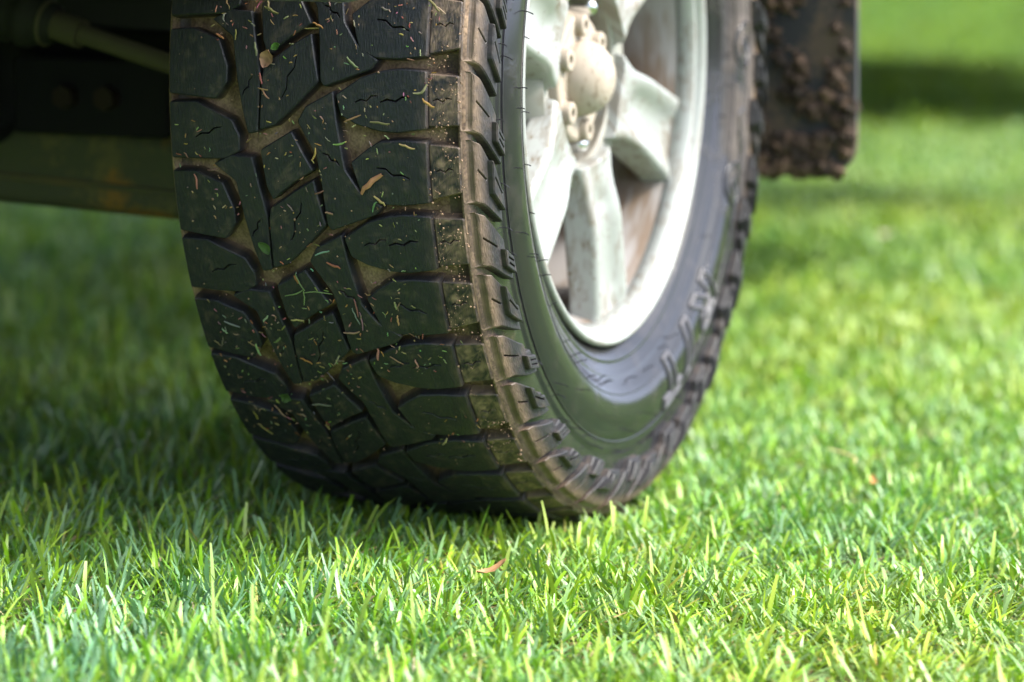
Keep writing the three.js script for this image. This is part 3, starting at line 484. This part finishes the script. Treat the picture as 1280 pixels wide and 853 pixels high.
{
  const r = rng(2024), M4 = new THREE.Matrix4(), Q = new THREE.Quaternion(), Y = new THREE.Vector3(0, 1, 0), P = new THREE.Vector3(), S = new THREE.Vector3(), C = new THREE.Color();
  const cx = camera.position.x, cz = camera.position.z, fx = -Math.sin(0.3719), fz = -Math.cos(0.3719);
  const bands = [ // distance from, to, spacing, clump geometries, scale sideways, scale up
    { a: 1.45, b: 4.2, s: 0.0135, n: 20, rad: 0.0125, len: 0.031, w: 0.0027, dry: 0.12, sx: 1, sy: 1, half: 0.235 },
    { a: 4.2, b: 8.0, s: 0.030, n: 26, rad: 0.024, len: 0.035, w: 0.0040, dry: 0.08, sx: 1, sy: 1, half: 0.24 },
    { a: 8.0, b: 17, s: 0.075, n: 24, rad: 0.055, len: 0.055, w: 0.0085, dry: 0.05, sx: 1, sy: 1, half: 0.24 },
    { a: 17, b: 45, s: 0.20, n: 30, rad: 0.14, len: 0.07, w: 0.020, dry: 0.05, sx: 1, sy: 1, half: 0.24 }];
  bands.forEach((B, bi) => {
    const K = bi === 0 ? 8 : 4, lists = Array.from({ length: K }, () => []);
    for (let d = B.a; d < B.b; d += B.s) { const W = d * B.half * 1.25 + 0.15; for (let l = -W; l < W; l += B.s) {
      const dd = d + (r() - 0.5) * B.s * 1.3, ll = l + (r() - 0.5) * B.s * 1.3, x = cx + fx * dd - fz * ll, z = cz + fz * dd + fx * ll, rot = r() * 6.283, k = Math.floor(r() * K), v = r(), h = r();
      const hub = Math.hypot(x, z); if (Math.abs(x) < 0.125 && Math.abs(z) < 0.085) continue;
      const near = Math.abs(x) < 0.16 && Math.abs(z) < 0.12 ? 0.8 : 1;
      const patch = fbm(x * 3.1, 1, z * 3.1, 3), p2 = fbm(x * 11 + 40, 4, z * 11, 3);
      const sc = (0.55 + 0.85 * h * h + 0.15 * v) * (0.72 + 0.5 * p2) * near * mix(1.38, 0.92, smooth(-0.30, 0.25, ll)); if (p2 < 0.36 && h < 0.6) continue;
      lists[k].push([x, z, rot, sc, (0.78 + 0.44 * v) * mix(1.06, 0.62, smooth(3.5, 11, dd)), patch, smooth(0.15, -0.4, ll) * smooth(3.4, 2.5, dd)]);  // tone drops with distance, painting in the self-shadow that far clumps lack
    } }
    if (bi === 1) for (let x = -4.5; x < 4; x += 0.034) for (let z = -5; z < 3; z += 0.034) { // the same lawn to both sides of the view
      const px = x + (r() - 0.5) * 0.045, pz = z + (r() - 0.5) * 0.045, k = Math.floor(r() * K), rot = r() * 6.283, h = r(), v = r(), dd = (px - cx) * fx + (pz - cz) * fz, ll = -(px - cx) * fz + (pz - cz) * fx;
      if (dd > 1.45 && Math.abs(ll) < dd * B.half * 1.25 + 0.13) continue; if (Math.abs(px) < 0.125 && Math.abs(pz) < 0.085) continue;
      lists[k].push([px, pz, rot, 0.6 + 0.7 * h * h + 0.15 * v, 0.82 + 0.44 * v, fbm(px * 3.1, 1, pz * 3.1, 3), 0]);
    }
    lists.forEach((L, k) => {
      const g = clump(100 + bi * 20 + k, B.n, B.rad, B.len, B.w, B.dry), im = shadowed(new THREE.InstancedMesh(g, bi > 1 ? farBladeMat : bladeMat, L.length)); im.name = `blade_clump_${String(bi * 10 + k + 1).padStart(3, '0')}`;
      L.forEach(([x, z, rot, sc, v, patch, coolShade], i) => { Q.setFromAxisAngle(Y, rot); P.set(x, -0.017, z); S.set(0.9 + 0.25 * v, sc * 1.05, 0.9 + 0.25 * v); im.setMatrixAt(i, M4.compose(P, Q, S)); im.setColorAt(i, C.setRGB(v * (0.72 + 0.7 * patch) * (1 - 0.10 * coolShade), v * (0.9 + 0.2 * patch), v * (1.15 - 0.4 * patch) * (0.90 + 0.5 * coolShade))); });  // cool tint of open shade is put into the left-front blade colour
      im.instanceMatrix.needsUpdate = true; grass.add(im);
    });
  });
}
// ------------------------------------------------------------------ bits stuck on the tread and lying on the lawn
function treadPoint(xmm, deg, h = 0) { const r = crown(xmm * MM) + h, a = deg * RAD, p = new THREE.Vector3(xmm * MM, HUB_Y + r * Math.sin(a), r * Math.cos(a)); return { p, n: new THREE.Vector3(0, Math.sin(a), Math.cos(a)), t: new THREE.Vector3(0, Math.cos(a), -Math.sin(a)) }; }
function onTread(o, xmm, deg, spin, h = 0.0004) { // the object's own x-z plane lies on the tread
  const { p, n, t } = treadPoint(xmm, deg, h), X = new THREE.Vector3(1, 0, 0).multiplyScalar(Math.cos(spin)).addScaledVector(t, Math.sin(spin)), Z = new THREE.Vector3().crossVectors(X, n);
  o.quaternion.setFromRotationMatrix(new THREE.Matrix4().makeBasis(X, n, Z)); o.position.copy(p); return o;
}
const strawMat = new THREE.MeshStandardMaterial({ vertexColors: true, roughness: 0.75, side: THREE.DoubleSide });
function straw(seed, len, width, tone, bend) { // a slightly curved flattened stalk lying along x
  const r = rng(seed), pos = [], col = [], idx = [], N = 5; let y = 0, z = 0, a = 0;
  for (let i = 0; i <= N; i++) { const t = i / N, w = width * (0.35 + 0.65 * Math.sin(Math.PI * (0.12 + 0.76 * t))) * 0.5; const x = (t - 0.5) * len; z = bend * len * (t - 0.5) ** 2 * 2 + (r() - 0.5) * width * 0.5; y = 0.0004 + (r() * 0.6) * width + 0.12 * len * bend * (t - 0.3) ** 2;
    pos.push(x, y, z - w, x, y + w * 0.9, z, x, y, z + w); for (let k = 0; k < 3; k++) col.push(...tone.map(v => v * (k === 1 ? 1.1 : 0.85))); }
  for (let i = 0; i < N; i++) for (let k = 0; k < 2; k++) { const b = i * 3 + k; idx.push(b, b + 1, b + 3, b + 1, b + 4, b + 3); }
  return geo(pos, idx, { color: col });
}
{
  const r = rng(909), gs = [], M4 = new THREE.Matrix4(), dummy = new THREE.Object3D();
  const tones = [[0.42, 0.33, 0.19], [0.50, 0.41, 0.25], [0.33, 0.23, 0.12], [0.36, 0.20, 0.09], [0.46, 0.38, 0.16], [0.46, 0.35, 0.22], [0.44, 0.30, 0.17]];
  for (let i = 0; i < 900; i++) {
    const deg = -48 + 64 * r(), xm = -112 + 218 * r(), cl = fbm(xm * 0.03, deg * 0.16, 7, 2); if (cl < 0.46) continue;
    const big = r() < 0.13, len = big ? 0.006 + 0.008 * r() : 0.0012 + 0.0032 * r();
    const cl2 = clamp((cl - 0.46) * 4); const g = straw(3000 + i, len * (0.8 + 0.5 * cl2), big ? 0.0010 + 0.0012 * r() : 0.0007 + 0.0005 * r(), tones[Math.floor(r() * tones.length)].map(v => v * (0.30 + 0.65 * r())), (r() - 0.5) * (r() < 0.15 ? 1.0 : 0.25));
    onTread(dummy, xm, deg, r() * 6.283, 0.0002); dummy.updateMatrix(); gs.push(g.applyMatrix4(dummy.matrix));
  }
  tag(mesh('grass_clippings', mergeGeometries(gs), strawMat, scene), 'tiny dry straw and grass clippings stuck all over the tread blocks', 'clippings', null, 'stuff');
}
{
  const r = rng(515), gs = [];
  for (let i = 0; i < 1700; i++) {
    const shoulder = r() < 0.6, deg = -52 + 68 * r(), xm = shoulder ? 97 + 26 * Math.pow(r(), 1.2) : -112 + 205 * r(); if (fbm(xm * 0.09, deg * 0.5, 21, 2) < (shoulder ? 0.50 : 0.52)) continue;
    const sz = 0.0003 + 0.0009 * r() * r(), g = new THREE.IcosahedronGeometry(sz, 0), tone = mix3([0.12, 0.075, 0.045], [0.33, 0.21, 0.13], r()), c = []; for (let k = 0; k < g.attributes.position.count; k++) c.push(...tone);
    g.setAttribute('color', new THREE.Float32BufferAttribute(c, 3)); g.deleteAttribute('uv'); const { p } = treadPoint(xm, deg, shoulder ? 0.0003 : r() < 0.5 ? 0.0003 : -DEPTH + 0.0004); g.translate(p.x, p.y, p.z); gs.push(g);
  }
  tag(mesh('soil_crumbs', mergeGeometries(gs), strawMat, scene), 'reddish brown soil crumbs stuck on the outer tread shoulder', 'soil', null, 'stuff');
}
function leafShape(seed, len, width, tone, curl) {
  const pos = [], col = [], idx = [], N = 8, r = rng(seed);
  for (let i = 0; i <= N; i++) { const t = i / N, w = width * 0.5 * Math.pow(Math.sin(Math.PI * clamp(t * 0.97 + 0.02)), 0.75) * (0.85 + 0.3 * r()), x = (t - 0.5) * len, y = curl * len * (t - 0.45) ** 2; const up = width * 0.22; for (const [z, k] of [[-1, 0], [-0.5, 0.6], [0, 1], [0.5, 0.6], [1, 0]]) { pos.push(x, y + up * (1 - k) * (0.7 + 0.6 * r()) + 0.0006, z * w); const f = 0.75 + 0.5 * r() - (z === 0 ? 0.2 : 0); col.push(...tone.map(v => v * f)); } }
  for (let i = 0; i < N; i++) for (let k = 0; k < 4; k++) { const b = i * 5 + k; idx.push(b, b + 1, b + 5, b + 1, b + 6, b + 5); }
  return geo(pos, idx, { color: col });
}
onTread(tag(mesh('leaf_fragment', leafShape(1, 0.014, 0.011, [0.34, 0.19, 0.12], 0.5), strawMat, scene), 'small brown dead leaf fragment stuck near the top of the tread', 'leaf fragment'), -31.5, 2.9, 1.3, 0.0005);
onTread(tag(mesh('twig', straw(2, 0.024, 0.0042, [0.42, 0.20, 0.10], 0.1), strawMat, scene), 'short orange-brown twig stuck on the outer shoulder block', 'twig'), 51, -10.4, 0.72, 0.0006);
{
  const sprig = new THREE.Group(); sprig.name = numbered('grass_sprig'); scene.add(sprig); onTread(sprig, -16, -24.0, 0, 0.0006);
  tag(sprig, 'thin green three-stalked grass sprig stuck low on the tread centre', 'grass sprig');
  [[0, 0.024], [1.9, 0.016], [3.5, 0.018], [4.6, 0.013]].forEach(([a, l], i) => { const m = mesh('stalk', straw(20 + i, l, 0.0011, [0.16, 0.22, 0.09], 0.12), strawMat, sprig); m.rotation.y = a; m.position.set(Math.cos(a) * l * 0.5, 0, -Math.sin(a) * l * 0.5); });
}
onTread(tag(mesh('leaflet', leafShape(5, 0.012, 0.008, [0.055, 0.11, 0.025], 0.6), strawMat, scene), 'small green leaflet stuck in a tread groove left of the sprig', 'leaflet'), -42, -18.6, 2.2, 0.0012);
onTread(tag(mesh('leaflet', leafShape(6, 0.008, 0.006, [0.075, 0.17, 0.03], 0.6), strawMat, scene), 'green leaf scrap beside the brown leaf fragment on the tread', 'leaflet'), -24.5, 4.3, 0.5, 0.0006);
onTread(tag(mesh('leaflet', leafShape(7, 0.013, 0.009, [0.045, 0.09, 0.02], 0.6), strawMat, scene), 'dark green leaf low on the shaded left of the tread', 'leaflet'), -58, -40, 1.0, 0.0010);
// litter on the lawn (ground points found from the picture's rays)
function litter(name, g, x, y, z, ry, rx, label, cat) { const o = mesh(name, g, strawMat, scene); o.position.set(x, y, z); o.rotation.set(rx, ry, 0); return tag(o, label, cat); }
const groundAt = (px, py, h) => { camera.updateMatrixWorld(); const v = new THREE.Vector3((px - 640) / 640 * Math.tan(6.405 * RAD) * 1280 / 853, -(py - 426.5) / 426.5 * Math.tan(6.405 * RAD), -1).applyQuaternion(camera.quaternion), t = (h - camera.position.y) / v.y; return [camera.position.x + v.x * t, h, camera.position.z + v.z * t]; };
litter('dry_leaf', leafShape(11, 0.026, 0.008, [0.36, 0.19, 0.08], 0.6), ...groundAt(615, 715, 0.010), 0.9, 0.3, 'dry brown curled leaf lying in the grass in front of the tyre', 'leaf');
litter('dry_leaf', leafShape(12, 0.014, 0.007, [0.50, 0.27, 0.08], 0.7), ...groundAt(1093, 604, 0.010), 2.0, 0.4, 'small orange dead leaf in the sunny grass right of the tyre', 'leaf');
litter('dead_grass_strand', straw(13, 0.060, 0.0032, [0.46, 0.40, 0.18], 0.35), ...groundAt(1065, 572, 0.012), -0.9, 0.12, 'long straw-coloured dead grass strand lying on the lawn right of the tyre', 'dead grass');
litter('petal', leafShape(14, 0.022, 0.018, [0.75, 0.66, 0.55], 0.8), ...groundAt(1108, 296, 0.035), 0.4, 0.3, 'pale blurred petal on the lawn below the mud flap', 'petal');

renderer.render(scene, camera);
